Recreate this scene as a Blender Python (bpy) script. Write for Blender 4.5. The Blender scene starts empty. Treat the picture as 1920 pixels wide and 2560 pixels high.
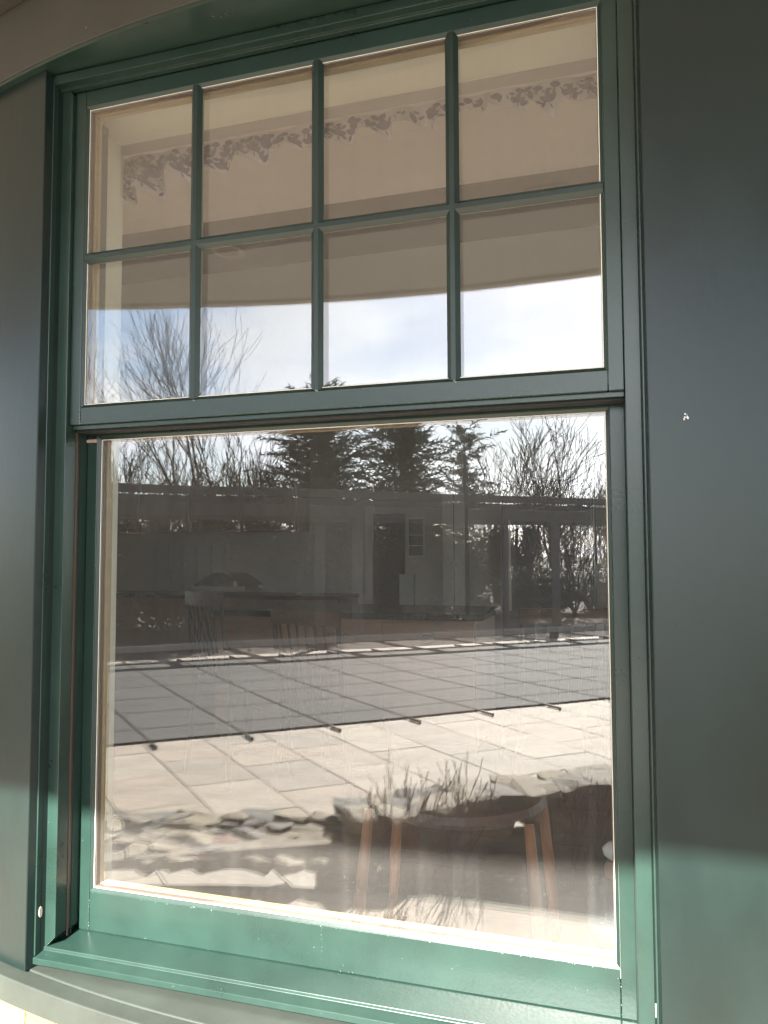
import bpy, bmesh, math, random
from mathutils import Vector, Matrix, Euler
R_ = math.radians
scene = bpy.context.scene
col = scene.collection

# ------------------------------------------------------------------ camera
cam = bpy.data.cameras.new('camera'); camo = bpy.data.objects.new('camera', cam); col.objects.link(camo)
cr, cu, cf = Vector((.9559, .2937, -.0031)), Vector((.0202, -.0552, .9983)), Vector((-.2930, .9543, .0585))
m3 = Matrix((cr, cu, -cf)).transposed()
camo.matrix_world = Matrix.Translation((1.1149, -1.3863, -.3262)) @ m3.to_4x4()
cam.sensor_fit = 'HORIZONTAL'; cam.sensor_width = 36; cam.lens = 36.03
cam.clip_start = .02; cam.clip_end = 3000
scene.camera = camo

# ------------------------------------------------------------------ sky, sun, exposure
SUN_E, SUN_A = R_(33.9), R_(3)          # elevation; turned towards -x from straight out
sdir = Vector((-math.sin(SUN_A)*math.cos(SUN_E), -math.cos(SUN_A)*math.cos(SUN_E), math.sin(SUN_E)))
world = bpy.data.worlds.new('World'); scene.world = world; world.use_nodes = True
nt = world.node_tree; nt.nodes.clear()
def N(tree, typ, **kw):
    n = tree.nodes.new(typ)
    for k, v in kw.items():
        if k.startswith('i_'):
            n.inputs[int(k[2:]) if k[2:].isdigit() else k[2:].replace('_', ' ')].default_value = v
        else: setattr(n, k, v)
    return n
sky = N(nt, 'ShaderNodeTexSky', sky_type='NISHITA', sun_disc=False)
sky.sun_elevation = SUN_E; sky.sun_rotation = math.atan2(sdir.x, sdir.y) % (2*math.pi)
sky.dust_density = .7; sky.air_density = 1.0
tc = N(nt, 'ShaderNodeTexCoord'); mp = N(nt, 'ShaderNodeMapping'); mp.inputs['Scale'].default_value = (1, 1, 2.6)
nz = N(nt, 'ShaderNodeTexNoise'); nz.inputs['Scale'].default_value = 3.0; nz.inputs['Detail'].default_value = 7; nz.inputs['Roughness'].default_value = .55
cr_ = N(nt, 'ShaderNodeValToRGB'); cr_.color_ramp.elements[0].position = .40; cr_.color_ramp.elements[1].position = .56
cr_.color_ramp.elements[0].color = (.05, .05, .05, 1); cr_.color_ramp.elements[1].color = (.93, .93, .93, 1)
mixc = N(nt, 'ShaderNodeMixRGB')
bw = N(nt, 'ShaderNodeRGBToBW'); cm_ = N(nt, 'ShaderNodeMixRGB', blend_type='MULTIPLY'); cm_.inputs[0].default_value = 1; cm_.inputs[2].default_value = (1.30, 1.33, 1.39, 1)   # cloud as bright as the sky it hangs in
bg = N(nt, 'ShaderNodeBackground'); bg.inputs['Strength'].default_value = .062
wo = N(nt, 'ShaderNodeOutputWorld')
L = nt.links.new
L(tc.outputs['Generated'], mp.inputs[0]); L(mp.outputs[0], nz.inputs['Vector']); L(nz.outputs[0], cr_.inputs[0])
L(sky.outputs[0], bw.inputs[0]); L(bw.outputs[0], cm_.inputs[1]); L(cm_.outputs[0], mixc.inputs[2]); L(sky.outputs[0], mixc.inputs[1]); L(cr_.outputs[0], mixc.inputs[0]); L(mixc.outputs[0], bg.inputs[0]); L(bg.outputs[0], wo.inputs[0])

sl = bpy.data.lights.new('sun', 'SUN'); sl.energy = 5.0; sl.angle = R_(.53); sl.color = (1, .95, .87)
so = bpy.data.objects.new('sun', sl); col.objects.link(so)
so.rotation_euler = (-sdir).to_track_quat('-Z', 'Y').to_euler()
vs = scene.view_settings
vs.view_transform = 'Standard'; vs.look = 'None'; vs.exposure = 2.85; vs.gamma = 1; vs.use_curve_mapping = False
cy = scene.cycles
cy.use_denoising = True; cy.max_bounces = 9; cy.diffuse_bounces = 5; cy.glossy_bounces = 4
cy.transparent_max_bounces = 24; cy.transmission_bounces = 6; cy.sample_clamp_indirect = 12
cy.caustics_reflective = False; cy.caustics_refractive = False

# ------------------------------------------------------------------ helpers
BASE = {}
class MB:
    def __init__(s): s.v = []; s.f = []
    def add(s, vs_, fs):
        o = len(s.v); s.v += [tuple(p) for p in vs_]; s.f += [tuple(i+o for i in f) for f in fs]; return s
    def box(s, x0, x1, y0, y1, z0, z1):
        return s.add([(x0,y0,z0),(x1,y0,z0),(x1,y1,z0),(x0,y1,z0),(x0,y0,z1),(x1,y0,z1),(x1,y1,z1),(x0,y1,z1)],
                     [(0,3,2,1),(4,5,6,7),(0,1,5,4),(1,2,6,5),(2,3,7,6),(3,0,4,7)])
    def loft(s, A, B):
        n = len(A)
        return s.add(list(A)+list(B), [(i,(i+1)%n,n+(i+1)%n,n+i) for i in range(n)]+[tuple(range(n))[::-1], tuple(range(n,2*n))])
    def tube(s, pts, rad, n=6, cap=True):
        rings = []; pts = [Vector(p) for p in pts]
        for i, p in enumerate(pts):
            d = (pts[min(i+1,len(pts)-1)]-pts[max(i-1,0)])
            if d.length < 1e-9: d = Vector((0,0,1))
            d.normalize(); a = d.orthogonal().normalized() if abs(d.z) > .95 else d.cross(Vector((0,0,1))).normalized()
            b = d.cross(a); r = rad[i] if isinstance(rad,(list,tuple)) else rad
            rings.append([p+(a*math.cos(2*math.pi*k/n)+b*math.sin(2*math.pi*k/n))*r for k in range(n)])
        o = len(s.v)
        for rg in rings: s.v += [tuple(q) for q in rg]
        for i in range(len(pts)-1):
            for k in range(n):
                s.f.append((o+i*n+k, o+i*n+(k+1)%n, o+(i+1)*n+(k+1)%n, o+(i+1)*n+k))
        if cap: s.f.append(tuple(o+k for k in range(n))[::-1]); s.f.append(tuple(o+(len(pts)-1)*n+k for k in range(n)))
        return s
    def lathe(s, c, prof, n=20):
        o = len(s.v)
        for r, z in prof:
            s.v += [(c[0]+r*math.cos(2*math.pi*k/n), c[1]+r*math.sin(2*math.pi*k/n), c[2]+z) for k in range(n)]
        for i in range(len(prof)-1):
            for k in range(n): s.f.append((o+i*n+k, o+i*n+(k+1)%n, o+(i+1)*n+(k+1)%n, o+(i+1)*n+k))
        return s
    def arc(s, c, r0, r1, a0, a1, z0, z1, n=24):
        """curved solid between radii r0<r1; angle measured from -y, positive to +x"""
        o = len(s.v)
        for i in range(n+1):
            a = a0+(a1-a0)*i/n; sx, cx_ = math.sin(a), -math.cos(a)
            for r, z in ((r0,z0),(r1,z0),(r1,z1),(r0,z1)): s.v.append((c[0]+r*sx, c[1]+r*cx_, z))
        for i in range(n):
            b = o+i*4
            for k in range(4): s.f.append((b+k, b+(k+1)%4, b+4+(k+1)%4, b+4+k))
        s.f.append((o,o+3,o+2,o+1)); e = o+n*4; s.f.append((e,e+1,e+2,e+3)); return s
    def build(s, name, mat, parent=None, smooth=False, bevel=0, base=None, seg=2):
        me = bpy.data.meshes.new(name)
        root = parent
        while root is not None and root.parent is not None: root = root.parent
        b = BASE.get(root.name, Vector((0,0,0))) if root is not None else (Vector(base) if base else Vector((0,0,0)))
        me.from_pydata([(p[0]-b.x, p[1]-b.y, p[2]-b.z) for p in s.v], [], s.f)
        bm = bmesh.new(); bm.from_mesh(me); bmesh.ops.recalc_face_normals(bm, faces=bm.faces); bm.to_mesh(me); bm.free()
        o = bpy.data.objects.new(name, me); col.objects.link(o); me.materials.append(mat)
        if parent is not None: o.parent = parent
        elif base: o.location = b
        if smooth:
            for p in me.polygons: p.use_smooth = True
        if bevel:
            md = o.modifiers.new('bevel','BEVEL'); md.width = bevel; md.segments = seg; md.limit_method = 'ANGLE'; md.harden_normals = False
        return o
def empty(name, base, label, cat, group=None):
    o = bpy.data.objects.new(name, None); col.objects.link(o); o.location = base; o.empty_display_size = .2
    BASE[o.name] = Vector(base); tag(o, label, cat, group); return o
def tag(o, label, cat, group=None):
    o['label'] = label; o['category'] = cat
    if group: o['group'] = group
    return o
def struct(o): o['kind'] = 'structure'; return o
def dup(o, parent=None, link=True):
    c = o.copy(); col.objects.link(c); c.parent = parent
    for ch in o.children: dup(ch, c)
    return c

# ------------------------------------------------------------------ materials
def mat(name, base, rough=.5, noise=0, nscale=8, var=None, spec=.5, bump=0, bscale=40, metal=0, stretch=(1,1,1), specks=0, speck_col=(.6,.6,.55,1), rvar=0, speck_scale=60, coord='Object'):
    m = bpy.data.materials.new(name); m.use_nodes = True; t = m.node_tree; b = t.nodes['Principled BSDF']
    b.inputs['Roughness'].default_value = rough; b.inputs['Metallic'].default_value = metal
    b.inputs['Specular IOR Level'].default_value = spec
    base = (*base, 1); b.inputs['Base Color'].default_value = base
    lk = t.links.new
    co = N(t, 'ShaderNodeTexCoord'); mpn = N(t, 'ShaderNodeMapping'); mpn.inputs['Scale'].default_value = stretch
    lk(co.outputs[coord], mpn.inputs[0])
    cur = None
    if noise:
        n = N(t, 'ShaderNodeTexNoise'); n.inputs['Scale'].default_value = nscale; n.inputs['Detail'].default_value = 6; n.inputs['Roughness'].default_value = .6
        lk(mpn.outputs[0], n.inputs['Vector'])
        r = N(t, 'ShaderNodeValToRGB'); r.color_ramp.elements[0].position = .3; r.color_ramp.elements[1].position = .7
        v = var or tuple(min(1, c*(1+noise)) for c in base[:3])
        r.color_ramp.elements[0].color = tuple(c*(1-noise) for c in base[:3])+(1,) if not var else base
        r.color_ramp.elements[1].color = (*v, 1)
        lk(n.outputs[0], r.inputs[0]); cur = r.outputs[0]
        if rvar:
            mr = N(t, 'ShaderNodeMapRange'); mr.inputs[3].default_value = rough-rvar; mr.inputs[4].default_value = rough+rvar
            lk(n.outputs[0], mr.inputs[0]); lk(mr.outputs[0], b.inputs['Roughness'])
    if specks:
        vo = N(t, 'ShaderNodeTexVoronoi'); vo.inputs['Scale'].default_value = speck_scale; lk(mpn.outputs[0], vo.inputs['Vector'])
        lt = N(t, 'ShaderNodeMath', operation='LESS_THAN'); lt.inputs[1].default_value = .10
        wn = N(t, 'ShaderNodeTexWhiteNoise'); lk(vo.outputs['Position'], wn.inputs[0])
        g = N(t, 'ShaderNodeMath', operation='GREATER_THAN'); g.inputs[1].default_value = 1-specks; lk(wn.outputs[0], g.inputs[0])
        lk(vo.outputs['Distance'], lt.inputs[0])
        mu = N(t, 'ShaderNodeMath', operation='MULTIPLY'); lk(lt.outputs[0], mu.inputs[0]); lk(g.outputs[0], mu.inputs[1])
        mx = N(t, 'ShaderNodeMixRGB'); mx.inputs[1].default_value = base; mx.inputs[2].default_value = speck_col
        if cur: lk(cur, mx.inputs[1])
        lk(mu.outputs[0], mx.inputs[0]); cur = mx.outputs[0]
    if cur: lk(cur, b.inputs['Base Color'])
    if bump:
        n2 = N(t, 'ShaderNodeTexNoise'); n2.inputs['Scale'].default_value = bscale; n2.inputs['Detail'].default_value = 5; lk(mpn.outputs[0], n2.inputs['Vector'])
        bp = N(t, 'ShaderNodeBump'); bp.inputs['Strength'].default_value = bump; bp.inputs['Distance'].default_value = .01
        lk(n2.outputs[0], bp.inputs['Height']); lk(bp.outputs[0], b.inputs['Normal'])
    return m
def rand_mat(name, cols, rough=.8, bump=.4, bscale=12, nscale=5):
    """colour picked per object from cols, broken up by noise"""
    m = mat(name, cols[0], rough, bump=bump, bscale=bscale); t = m.node_tree; lk = t.links.new
    oi = N(t, 'ShaderNodeObjectInfo'); r = N(t, 'ShaderNodeValToRGB'); r.color_ramp.interpolation = 'CONSTANT'
    el = r.color_ramp.elements
    while len(el) < len(cols): el.new(.5)
    for i, c in enumerate(cols): el[i].position = i/len(cols); el[i].color = (*c, 1)
    lk(oi.outputs['Random'], r.inputs[0])
    n = N(t, 'ShaderNodeTexNoise'); n.inputs['Scale'].default_value = nscale; n.inputs['Detail'].default_value = 8; n.inputs['Roughness'].default_value = .7
    mr = N(t, 'ShaderNodeMapRange'); mr.inputs[1].default_value = .3; mr.inputs[2].default_value = .7; mr.inputs[3].default_value = .72; mr.inputs[4].default_value = 1.22
    lk(n.outputs[0], mr.inputs[0])
    mx = N(t, 'ShaderNodeMixRGB', blend_type='MULTIPLY'); mx.inputs[0].default_value = 1
    lk(r.outputs[0], mx.inputs[1]); lk(mr.outputs[0], mx.inputs[2]); lk(mx.outputs[0], t.nodes['Principled BSDF'].inputs['Base Color'])
    return m
def glass_mat():
    m = bpy.data.materials.new('window_glass'); m.use_nodes = True; t = m.node_tree; t.nodes.clear(); lk = t.links.new
    out = N(t, 'ShaderNodeOutputMaterial'); tr = N(t, 'ShaderNodeBsdfTransparent'); tr.inputs[0].default_value = (.975,.985,.98,1)
    gl = N(t, 'ShaderNodeBsdfGlossy'); gl.inputs['Roughness'].default_value = 0; gl.inputs[0].default_value = (1,1,1,1)
    lw = N(t, 'ShaderNodeLayerWeight'); lw.inputs[0].default_value = .5
    pw = N(t, 'ShaderNodeMath', operation='POWER'); pw.inputs[1].default_value = 4.5; lk(lw.outputs['Facing'], pw.inputs[0])
    ma = N(t, 'ShaderNodeMath', operation='MULTIPLY_ADD'); ma.inputs[1].default_value = .9; ma.inputs[2].default_value = .115; lk(pw.outputs[0], ma.inputs[0])
    co = N(t, 'ShaderNodeTexCoord')
    # very slight waviness of the sheet
    wn = N(t, 'ShaderNodeTexNoise'); wn.inputs['Scale'].default_value = 2.2; wn.inputs['Detail'].default_value = 1; lk(co.outputs['Object'], wn.inputs['Vector'])
    bp = N(t, 'ShaderNodeBump'); bp.inputs['Strength'].default_value = .04; bp.inputs['Distance'].default_value = .01; lk(wn.outputs[0], bp.inputs['Height']); lk(bp.outputs[0], gl.inputs['Normal'])
    m1 = N(t, 'ShaderNodeMixShader'); lk(ma.outputs[0], m1.inputs[0]); lk(tr.outputs[0], m1.inputs[1]); lk(gl.outputs[0], m1.inputs[2])
    # dust and dried drops
    def spots(scale, thr, keep):
        vo = N(t, 'ShaderNodeTexVoronoi'); vo.inputs['Scale'].default_value = scale; lk(co.outputs['Object'], vo.inputs['Vector'])
        lt = N(t, 'ShaderNodeMath', operation='LESS_THAN'); lt.inputs[1].default_value = thr; lk(vo.outputs['Distance'], lt.inputs[0])
        w = N(t, 'ShaderNodeTexWhiteNoise'); lk(vo.outputs['Position'], w.inputs[0])
        g = N(t, 'ShaderNodeMath', operation='GREATER_THAN'); g.inputs[1].default_value = keep; lk(w.outputs[0], g.inputs[0])
        mu = N(t, 'ShaderNodeMath', operation='MULTIPLY'); lk(lt.outputs[0], mu.inputs[0]); lk(g.outputs[0], mu.inputs[1]); return mu.outputs[0]
    a = spots(150, .17, .72); b = spots(85, .09, .95)
    ad = N(t, 'ShaderNodeMath', operation='MAXIMUM'); lk(a, ad.inputs[0]); lk(b, ad.inputs[1])
    # patchiness
    pn = N(t, 'ShaderNodeTexNoise'); pn.inputs['Scale'].default_value = 4; pn.inputs['Detail'].default_value = 5; lk(co.outputs['Object'], pn.inputs['Vector'])
    pr = N(t, 'ShaderNodeMapRange'); pr.inputs[1].default_value = .35; pr.inputs[2].default_value = .7; pr.inputs[3].default_value = .05; pr.inputs[4].default_value = .09; lk(pn.outputs[0], pr.inputs[0])
    mu = N(t, 'ShaderNodeMath', operation='MULTIPLY'); lk(ad.outputs[0], mu.inputs[0]); lk(pr.outputs[0], mu.inputs[1])
    hz = N(t, 'ShaderNodeMapRange'); hz.inputs[1].default_value = .3; hz.inputs[2].default_value = .75; hz.inputs[3].default_value = .019; hz.inputs[4].default_value = .040; lk(pn.outputs[0], hz.inputs[0])
    # rain streaks
    mp2 = N(t, 'ShaderNodeMapping'); mp2.inputs['Scale'].default_value = (45,1,1.1); lk(co.outputs['Object'], mp2.inputs[0])
    sn = N(t, 'ShaderNodeTexNoise'); sn.inputs['Scale'].default_value = 1; sn.inputs['Detail'].default_value = 4; lk(mp2.outputs[0], sn.inputs['Vector'])
    sr = N(t, 'ShaderNodeMapRange'); sr.inputs[1].default_value = .5; sr.inputs[2].default_value = .8; sr.inputs[3].default_value = 0; sr.inputs[4].default_value = .014; lk(sn.outputs[0], sr.inputs[0])
    sa = N(t, 'ShaderNodeMath', operation='ADD'); lk(sr.outputs[0], sa.inputs[0]); lk(mu.outputs[0], sa.inputs[1]); mu = sa
    sm = N(t, 'ShaderNodeMath', operation='ADD'); lk(mu.outputs[0], sm.inputs[0]); lk(hz.outputs[0], sm.inputs[1])
    df = N(t, 'ShaderNodeBsdfDiffuse'); df.inputs[0].default_value = (.55,.53,.5,1)
    m2 = N(t, 'ShaderNodeMixShader'); lk(sm.outputs[0], m2.inputs[0]); lk(m1.outputs[0], m2.inputs[1]); lk(df.outputs[0], m2.inputs[2])
    lk(m2.outputs[0], out.inputs[0]); return m

GREEN = mat('green_clad_paint', (.0145,.035,.0275), .29, spec=.6, noise=.2, nscale=7, bump=.03, bscale=150, specks=.04, speck_scale=110, speck_col=(.13,.17,.15,1), rvar=.06)
GREEN2 = mat('green_clad_paint_dusty', (.0140,.030,.025), .33, spec=.5, noise=.2, nscale=5, bump=.02, bscale=150, specks=.05, speck_scale=110, speck_col=(.15,.18,.16,1), rvar=.08)
WALLP = mat('grey_green_wall_paint', (.0072,.0158,.0140), .31, spec=.48, noise=.38, nscale=3.2, bump=.03, bscale=60, specks=.07, speck_scale=95, speck_col=(.004,.006,.005,1), rvar=.08, stretch=(1,1,.5))
FRIEZE = mat('olive_grey_board_paint', (.047,.045,.037), .5, spec=.4, noise=.2, nscale=3, bump=.03, bscale=70, specks=.04, speck_col=(.2,.2,.18,1))
CREAM = mat('cream_interior_paint', (.86,.83,.71), .5, noise=.05, nscale=6, stretch=(1,1,3))
LEDGE = mat('weathered_ledge_paint', (.036,.044,.037), .5, spec=.5, noise=.25, nscale=6, bump=.03, bscale=90)
PINE = mat('pale_pine_bead', (.46,.35,.19), .5, noise=.12, nscale=10, stretch=(1,1,6))
INNERM = mat('taupe_inner_muntin', (.42,.36,.29), .5)
LAV = mat('lavender_grey_board', (.45,.39,.37), .6, noise=.05)
BRONZE = mat('brown_weatherstrip', (.10,.055,.04), .45)
RUBBER = mat('dark_gasket', (.02,.02,.02), .6)
SPACER = mat('brown_spacer', (.13,.085,.065), .5)
PAD = mat('pinkish_felt_pad', (.42,.29,.25), .9, bump=.5, bscale=300, noise=.2, nscale=150)
PLUG = mat('pale_plastic_plug', (.72,.62,.54), .5)
GLASS = glass_mat()
DIM_BLIND = bpy.data.materials.new('dimming_blind'); DIM_BLIND.use_nodes = True
_t = DIM_BLIND.node_tree; _b = N(_t, 'ShaderNodeBsdfTranslucent'); _b.inputs[0].default_value = (.16,.16,.14,1); _t.links.new(_b.outputs[0], _t.nodes['Material Output'].inputs[0])
SHINGLE = rand_mat('cedar_shingle', [(.30,.165,.055),(.35,.20,.07),(.27,.145,.045),(.37,.225,.085)], .8, bump=.5, bscale=60, nscale=30)
CONC = mat('tan_porch_concrete', (.36,.305,.25), .8, noise=.12, nscale=7, bump=.15, bscale=120)
EDGE = mat('olive_slab_edge', (.12,.12,.085), .8, noise=.2, nscale=12)
CEIL = mat('porch_ceiling_paint', (.48,.475,.46), .5, noise=.04, nscale=4)
CEIL2 = mat('pinkish_ceiling_paint', (.50,.46,.43), .5, noise=.04, nscale=4)
FASC = mat('fascia_paint', (.62,.60,.58), .5, noise=.05)
TRIMW = mat('white_trim_ring', (.75,.74,.7), .45)
DARKR = mat('dark_roof', (.05,.05,.05), .8, noise=.2)
SLAB = rand_mat('pale_travertine', [(.325,.28,.225),(.36,.31,.25),(.295,.255,.21),(.345,.285,.228)], .75, bump=.15, bscale=40, nscale=3)
MORTAR = mat('dark_joint_sand', (.07,.06,.05), .9, noise=.2, nscale=30)
COVER = mat('grey_pool_cover', (.092,.090,.088), .75, spec=.1, noise=.10, nscale=1.2, bump=.1, bscale=200)
STRAP = mat('black_strap', (.068,.066,.063), .9, spec=.05)
BRASS = mat('dull_brass', (.09,.07,.045), .6)
STONE = rand_mat('field_stone', [(.25,.225,.185),(.30,.265,.21),(.21,.195,.175),(.32,.285,.22),(.27,.235,.18),(.23,.22,.20),(.29,.25,.185),(.33,.29,.215),(.25,.155,.12)], .85, bump=.9, bscale=14, nscale=9)
MORTAR2 = mat('tan_stone_mortar', (.24,.205,.16), .9, noise=.3, nscale=14, bump=.5, bscale=30)
SOIL = mat('dark_mulch', (.045,.035,.028), .95, noise=.4, nscale=20, bump=1, bscale=40)
LAWN = mat('winter_lawn', (.085,.08,.04), .95, noise=.3, nscale=2, bump=.6, bscale=30)
BARK = mat('grey_bark', (.085,.07,.058), .9, noise=.3, nscale=6, bump=.6, bscale=20)
TWIG = mat('brown_twig', (.09,.065,.05), .9, noise=.2)
STEM = mat('red_brown_stem', (.14,.075,.05), .85, noise=.3, nscale=12)
NEEDLE = mat('dark_conifer_needles', (.085,.108,.078), .75, noise=.45, nscale=1.4)
NEEDLE2 = mat('pine_needles', (.10,.125,.085), .75, noise=.4, nscale=1.8)
LEAF = mat('dark_evergreen_leaf', (.040,.048,.030), .6, noise=.5, nscale=2)
WOODG = mat('weathered_grey_wood', (.13,.12,.11), .85, noise=.2, nscale=4, bump=.3, bscale=30)
KERB = mat('pale_kerb_stone', (.46,.42,.36), .8, noise=.12)
FLOORW = mat('dark_oak_floor_boards', (.085,.055,.038), .5, spec=.25, noise=.22, nscale=5, stretch=(1,8,1))
PINKC = mat('pinkish_beige_ceiling', (.82,.735,.69), .8, noise=.03)
DARKW = mat('dark_stained_wood', (.055,.035,.025), .5, noise=.25, nscale=6)
ROOMW = mat('taupe_interior_wall', (.52,.49,.45), .85, noise=.05)
CABW = mat('brown_cabinet_wood', (.30,.18,.11), .45, noise=.18, nscale=5, stretch=(1,1,.25))
COUNTER = mat('black_countertop', (.02,.02,.022), .2, noise=.3, nscale=40)
TILE = mat('glazed_grey_tile', (.52,.53,.51), .2, noise=.08, nscale=4)
METAL = mat('brushed_nickel', (.55,.53,.5), .3, metal=.9)
APPL = mat('dark_appliance', (.05,.052,.055), .3)
CHAIRW = mat('orange_maple_chair', (.10,.06,.04), .5, spec=.2, noise=.2, nscale=12, stretch=(1,1,.3))
STOOLW = mat('orange_maple_stool', (.32,.14,.065), .38, noise=.2, nscale=12, stretch=(1,1,.3))
CHAIRD = mat('black_painted_chair', (.03,.026,.024), .4)
WHITEP = mat('white_interior_paint', (.62,.61,.57), .5)
FABRIC = mat('pale_valance_fabric', (.44,.38,.40), .9, noise=.06, nscale=12, bump=.15, bscale=400)
BOUNCE_RUG = mat('bounce_rug_wool', (.62,.54,.46), .95, noise=.08, nscale=40, bump=.4, bscale=200)
PRINT = mat('purple_flower_print', (.055,.032,.075), .9, noise=.3, nscale=60)
JARG = mat('blue_grey_glazed_jar', (.035,.045,.052), .35, spec=.2)
PORC = mat('white_porcelain', (.8,.78,.75), .15)
FLECK = mat('chalky_worn_paint', (.26,.32,.29), .9)
SPLAT = mat('white_splatter', (.72,.73,.72), .8)

# ------------------------------------------------------------------ geometry constants
CX, CY = .55, 2.78          # centre of the round bay
RW = 2.90                   # wall radius
ZF, ZP, ZC = -1.946, -2.10, 1.35     # porch floor, paving, porch ceiling
ZI = -1.60                  # interior floor
O2, E1, E2 = Vector((-1.53,-3.24)), Vector((.76,-.65)), Vector((.728,.686))
def ab(a, b, z=ZP): p = O2+E1*a+E2*b; return Vector((p.x, p.y, z))
BAY = R_(31)

# ------------------------------------------------------------------ ground, paving, pool
g = MB(); S = 900
g.add([(-S,-S,-2.135),(S,-S,-2.135),(S,S,-2.135),(-S,S,-2.135)], [(0,1,2,3)])
struct(g.build('ground', LAWN))
pv = MB()
pv.add([ab(-5,1.6,-2.112), ab(16,1.6,-2.112), ab(16,-8.8,-2.112), ab(-5,-8.8,-2.112)], [(0,1,2,3)])
paving = struct(pv.build('paving', MORTAR))
w, l = .578, .81
def prism_ab(a0, a1, b0, b1, z0, z1, gap=.0055):
    m = MB(); A = [ab(a0+gap,b0+gap,z0), ab(a1-gap,b0+gap,z0), ab(a1-gap,b1-gap,z0), ab(a0+gap,b1-gap,z0)]
    m.loft(A, [Vector((p.x,p.y,z1)) for p in A]); return m
random.seed(3)
slab_me = None
for k in range(-5, 14):
    off = -.03 if k % 2 == 0 else -.42
    for j in range(-4, 2):
        b0 = off+j*l; b1 = b0+l
        if b1 < -2.4: continue
        b0c = max(b0, -2.44)
        if b1-b0c < .08: continue
        if b0 < -2.44 or slab_me is None:
            s = prism_ab(k*w, (k+1)*w, b0c, b1, -2.16, ZP).build('slab', SLAB, paving)
            if b0 >= -2.44: slab_me = s.data; slab_org = (k, b0)
        else:
            s = bpy.data.objects.new('slab', slab_me); col.objects.link(s); s.parent = paving
            d = E1*((k-slab_org[0])*w)+E2*(b0-slab_org[1]); s.location = (d.x, d.y, random.uniform(-.002,.002))
fs = None
for k in range(-2, 24):
    if fs is None: fs = prism_ab(k*.6, (k+1)*.6, -8.72, -8.1, -2.16, ZP).build('slab', SLAB, paving); k0 = k
    else:
        s = bpy.data.objects.new('slab', fs.data); col.objects.link(s); s.parent = paving; d = E1*((k-k0)*.6); s.location = (d.x, d.y, random.uniform(-.003,.003))
bedm = MB(); bedm.add([ab(-5,-8.8,-2.12), ab(40,-8.8,-2.12), ab(40,-46,-2.12), ab(-14,-46,-2.12)], [(0,1,2,3)])
struct(bedm.build('far_planting_bed', SOIL))
ke = empty('stone_kerb', ab(5,-10.2), 'long low pale kerb stones edging the bed beyond the pool', 'kerb')
k1 = None
for k in range(-3, 15):
    if k1 is None: k1 = prism_ab(k*1.2, (k+1)*1.2, -10.33, -10.08, -2.14, -2.015, .01).build('kerb_stone', KERB, ke); k0 = k
    else:
        s = bpy.data.objects.new('kerb_stone', k1.data); col.objects.link(s); s.parent = ke; d = E1*((k-k0)*1.2); s.location = (d.x, d.y, random.uniform(-.004,.004))
# pool cover
pc = empty('pool_cover', ab(5,-5,ZP), 'taut grey winter pool cover with black straps beside the pale paving', 'pool cover')
cm = MB(); na, nb = 36, 16
a0, a1, b0, b1 = -1.5, 13.5, -8.12, -2.43
for i in range(na+1):
    for j in range(nb+1):
        a = a0+(a1-a0)*i/na; b = b0+(b1-b0)*j/nb
        sag = .006*math.sin(math.pi*j/nb)*min(1, math.sin(math.pi*i/na)*4)
        cm.v.append(tuple(ab(a, b, ZP+.022-sag)))
for i in range(na):
    for j in range(nb):
        q = i*(nb+1)+j; cm.f.append((q, q+1, q+nb+2, q+nb+1))
cm.build('cover_sheet', COVER, pc, smooth=True)
def sagz(a, b):
    return ZP+.026-.006*math.sin(math.pi*(b-b0)/(b1-b0))*min(1, math.sin(math.pi*(a-a0)/(a1-a0))*4)
def strap(pts, wv):
    m = MB(); h = Vector((wv.x, wv.y, 0))*.010
    for p in pts: m.v += [tuple(p-h), tuple(p+h)]
    for i in range(len(pts)-1): m.f.append((2*i, 2*i+1, 2*i+3, 2*i+2))
    return m
for k in range(-1, 15):
    a = .07+.905*k
    strap([ab(a, b0+(b1-b0)*j/20, sagz(a, b0+(b1-b0)*j/20)+.003) for j in range(21)], E1).build('strap', STRAP, pc)
    for s_, bb in ((1, b1), (-1, b0)):
        an = MB()
        an.tube([ab(a, bb, ZP+.03), ab(a, bb+s_*.09, ZP+.02)], .008, 5)
        an.tube([ab(a, bb+s_*.09, ZP+.02), ab(a, bb+s_*.27, ZP+.02)], .015, 6)
        an.tube([ab(a, bb+s_*.30, ZP), ab(a, bb+s_*.30, ZP+.035)], .014, 6)
        an.build('spring_anchor', BRASS if k % 3 else STRAP, pc)
for k in range(1, 7):
    b = b1-.55-.9*(k-1)
    strap([ab(a0+(a1-a0)*i/30, b, sagz(a0+(a1-a0)*i/30, b)+.005) for i in range(31)], E2).build('strap', STRAP, pc)

# ------------------------------------------------------------------ porch floor
pf = MB(); n = 40; inner = []; PFR = 5.0
def porch_edge(x): return -2.15+ (x-.7)**2/(2*6.0)
top = [(x, porch_edge(x)) for x in [-4.5+9.5*i/n for i in range(n+1)]]
vb = []
for x, y in top: vb += [(x, y, ZF), (x, 1.8, ZF), (x, y, ZF-.18), (x, y+.045, ZF)]
pf.v = vb
for i in range(n):
    a = i*4; b = a+4
    pf.f.append((a+3, b+3, b+1, a+1))
struct(pf.build('porch_floor', CONC))
pe = MB()
for x, y in top: pe.v += [(x, y, ZF+.002), (x, y+.05, ZF+.002), (x, y, ZF-.2)]
for i in range(n):
    a = i*3; b = a+3; pe.f += [(a, b, b+1, a+1), (a+2, b+2, b, a)]
struct(pe.build('porch_floor_edge', EDGE))

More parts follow.
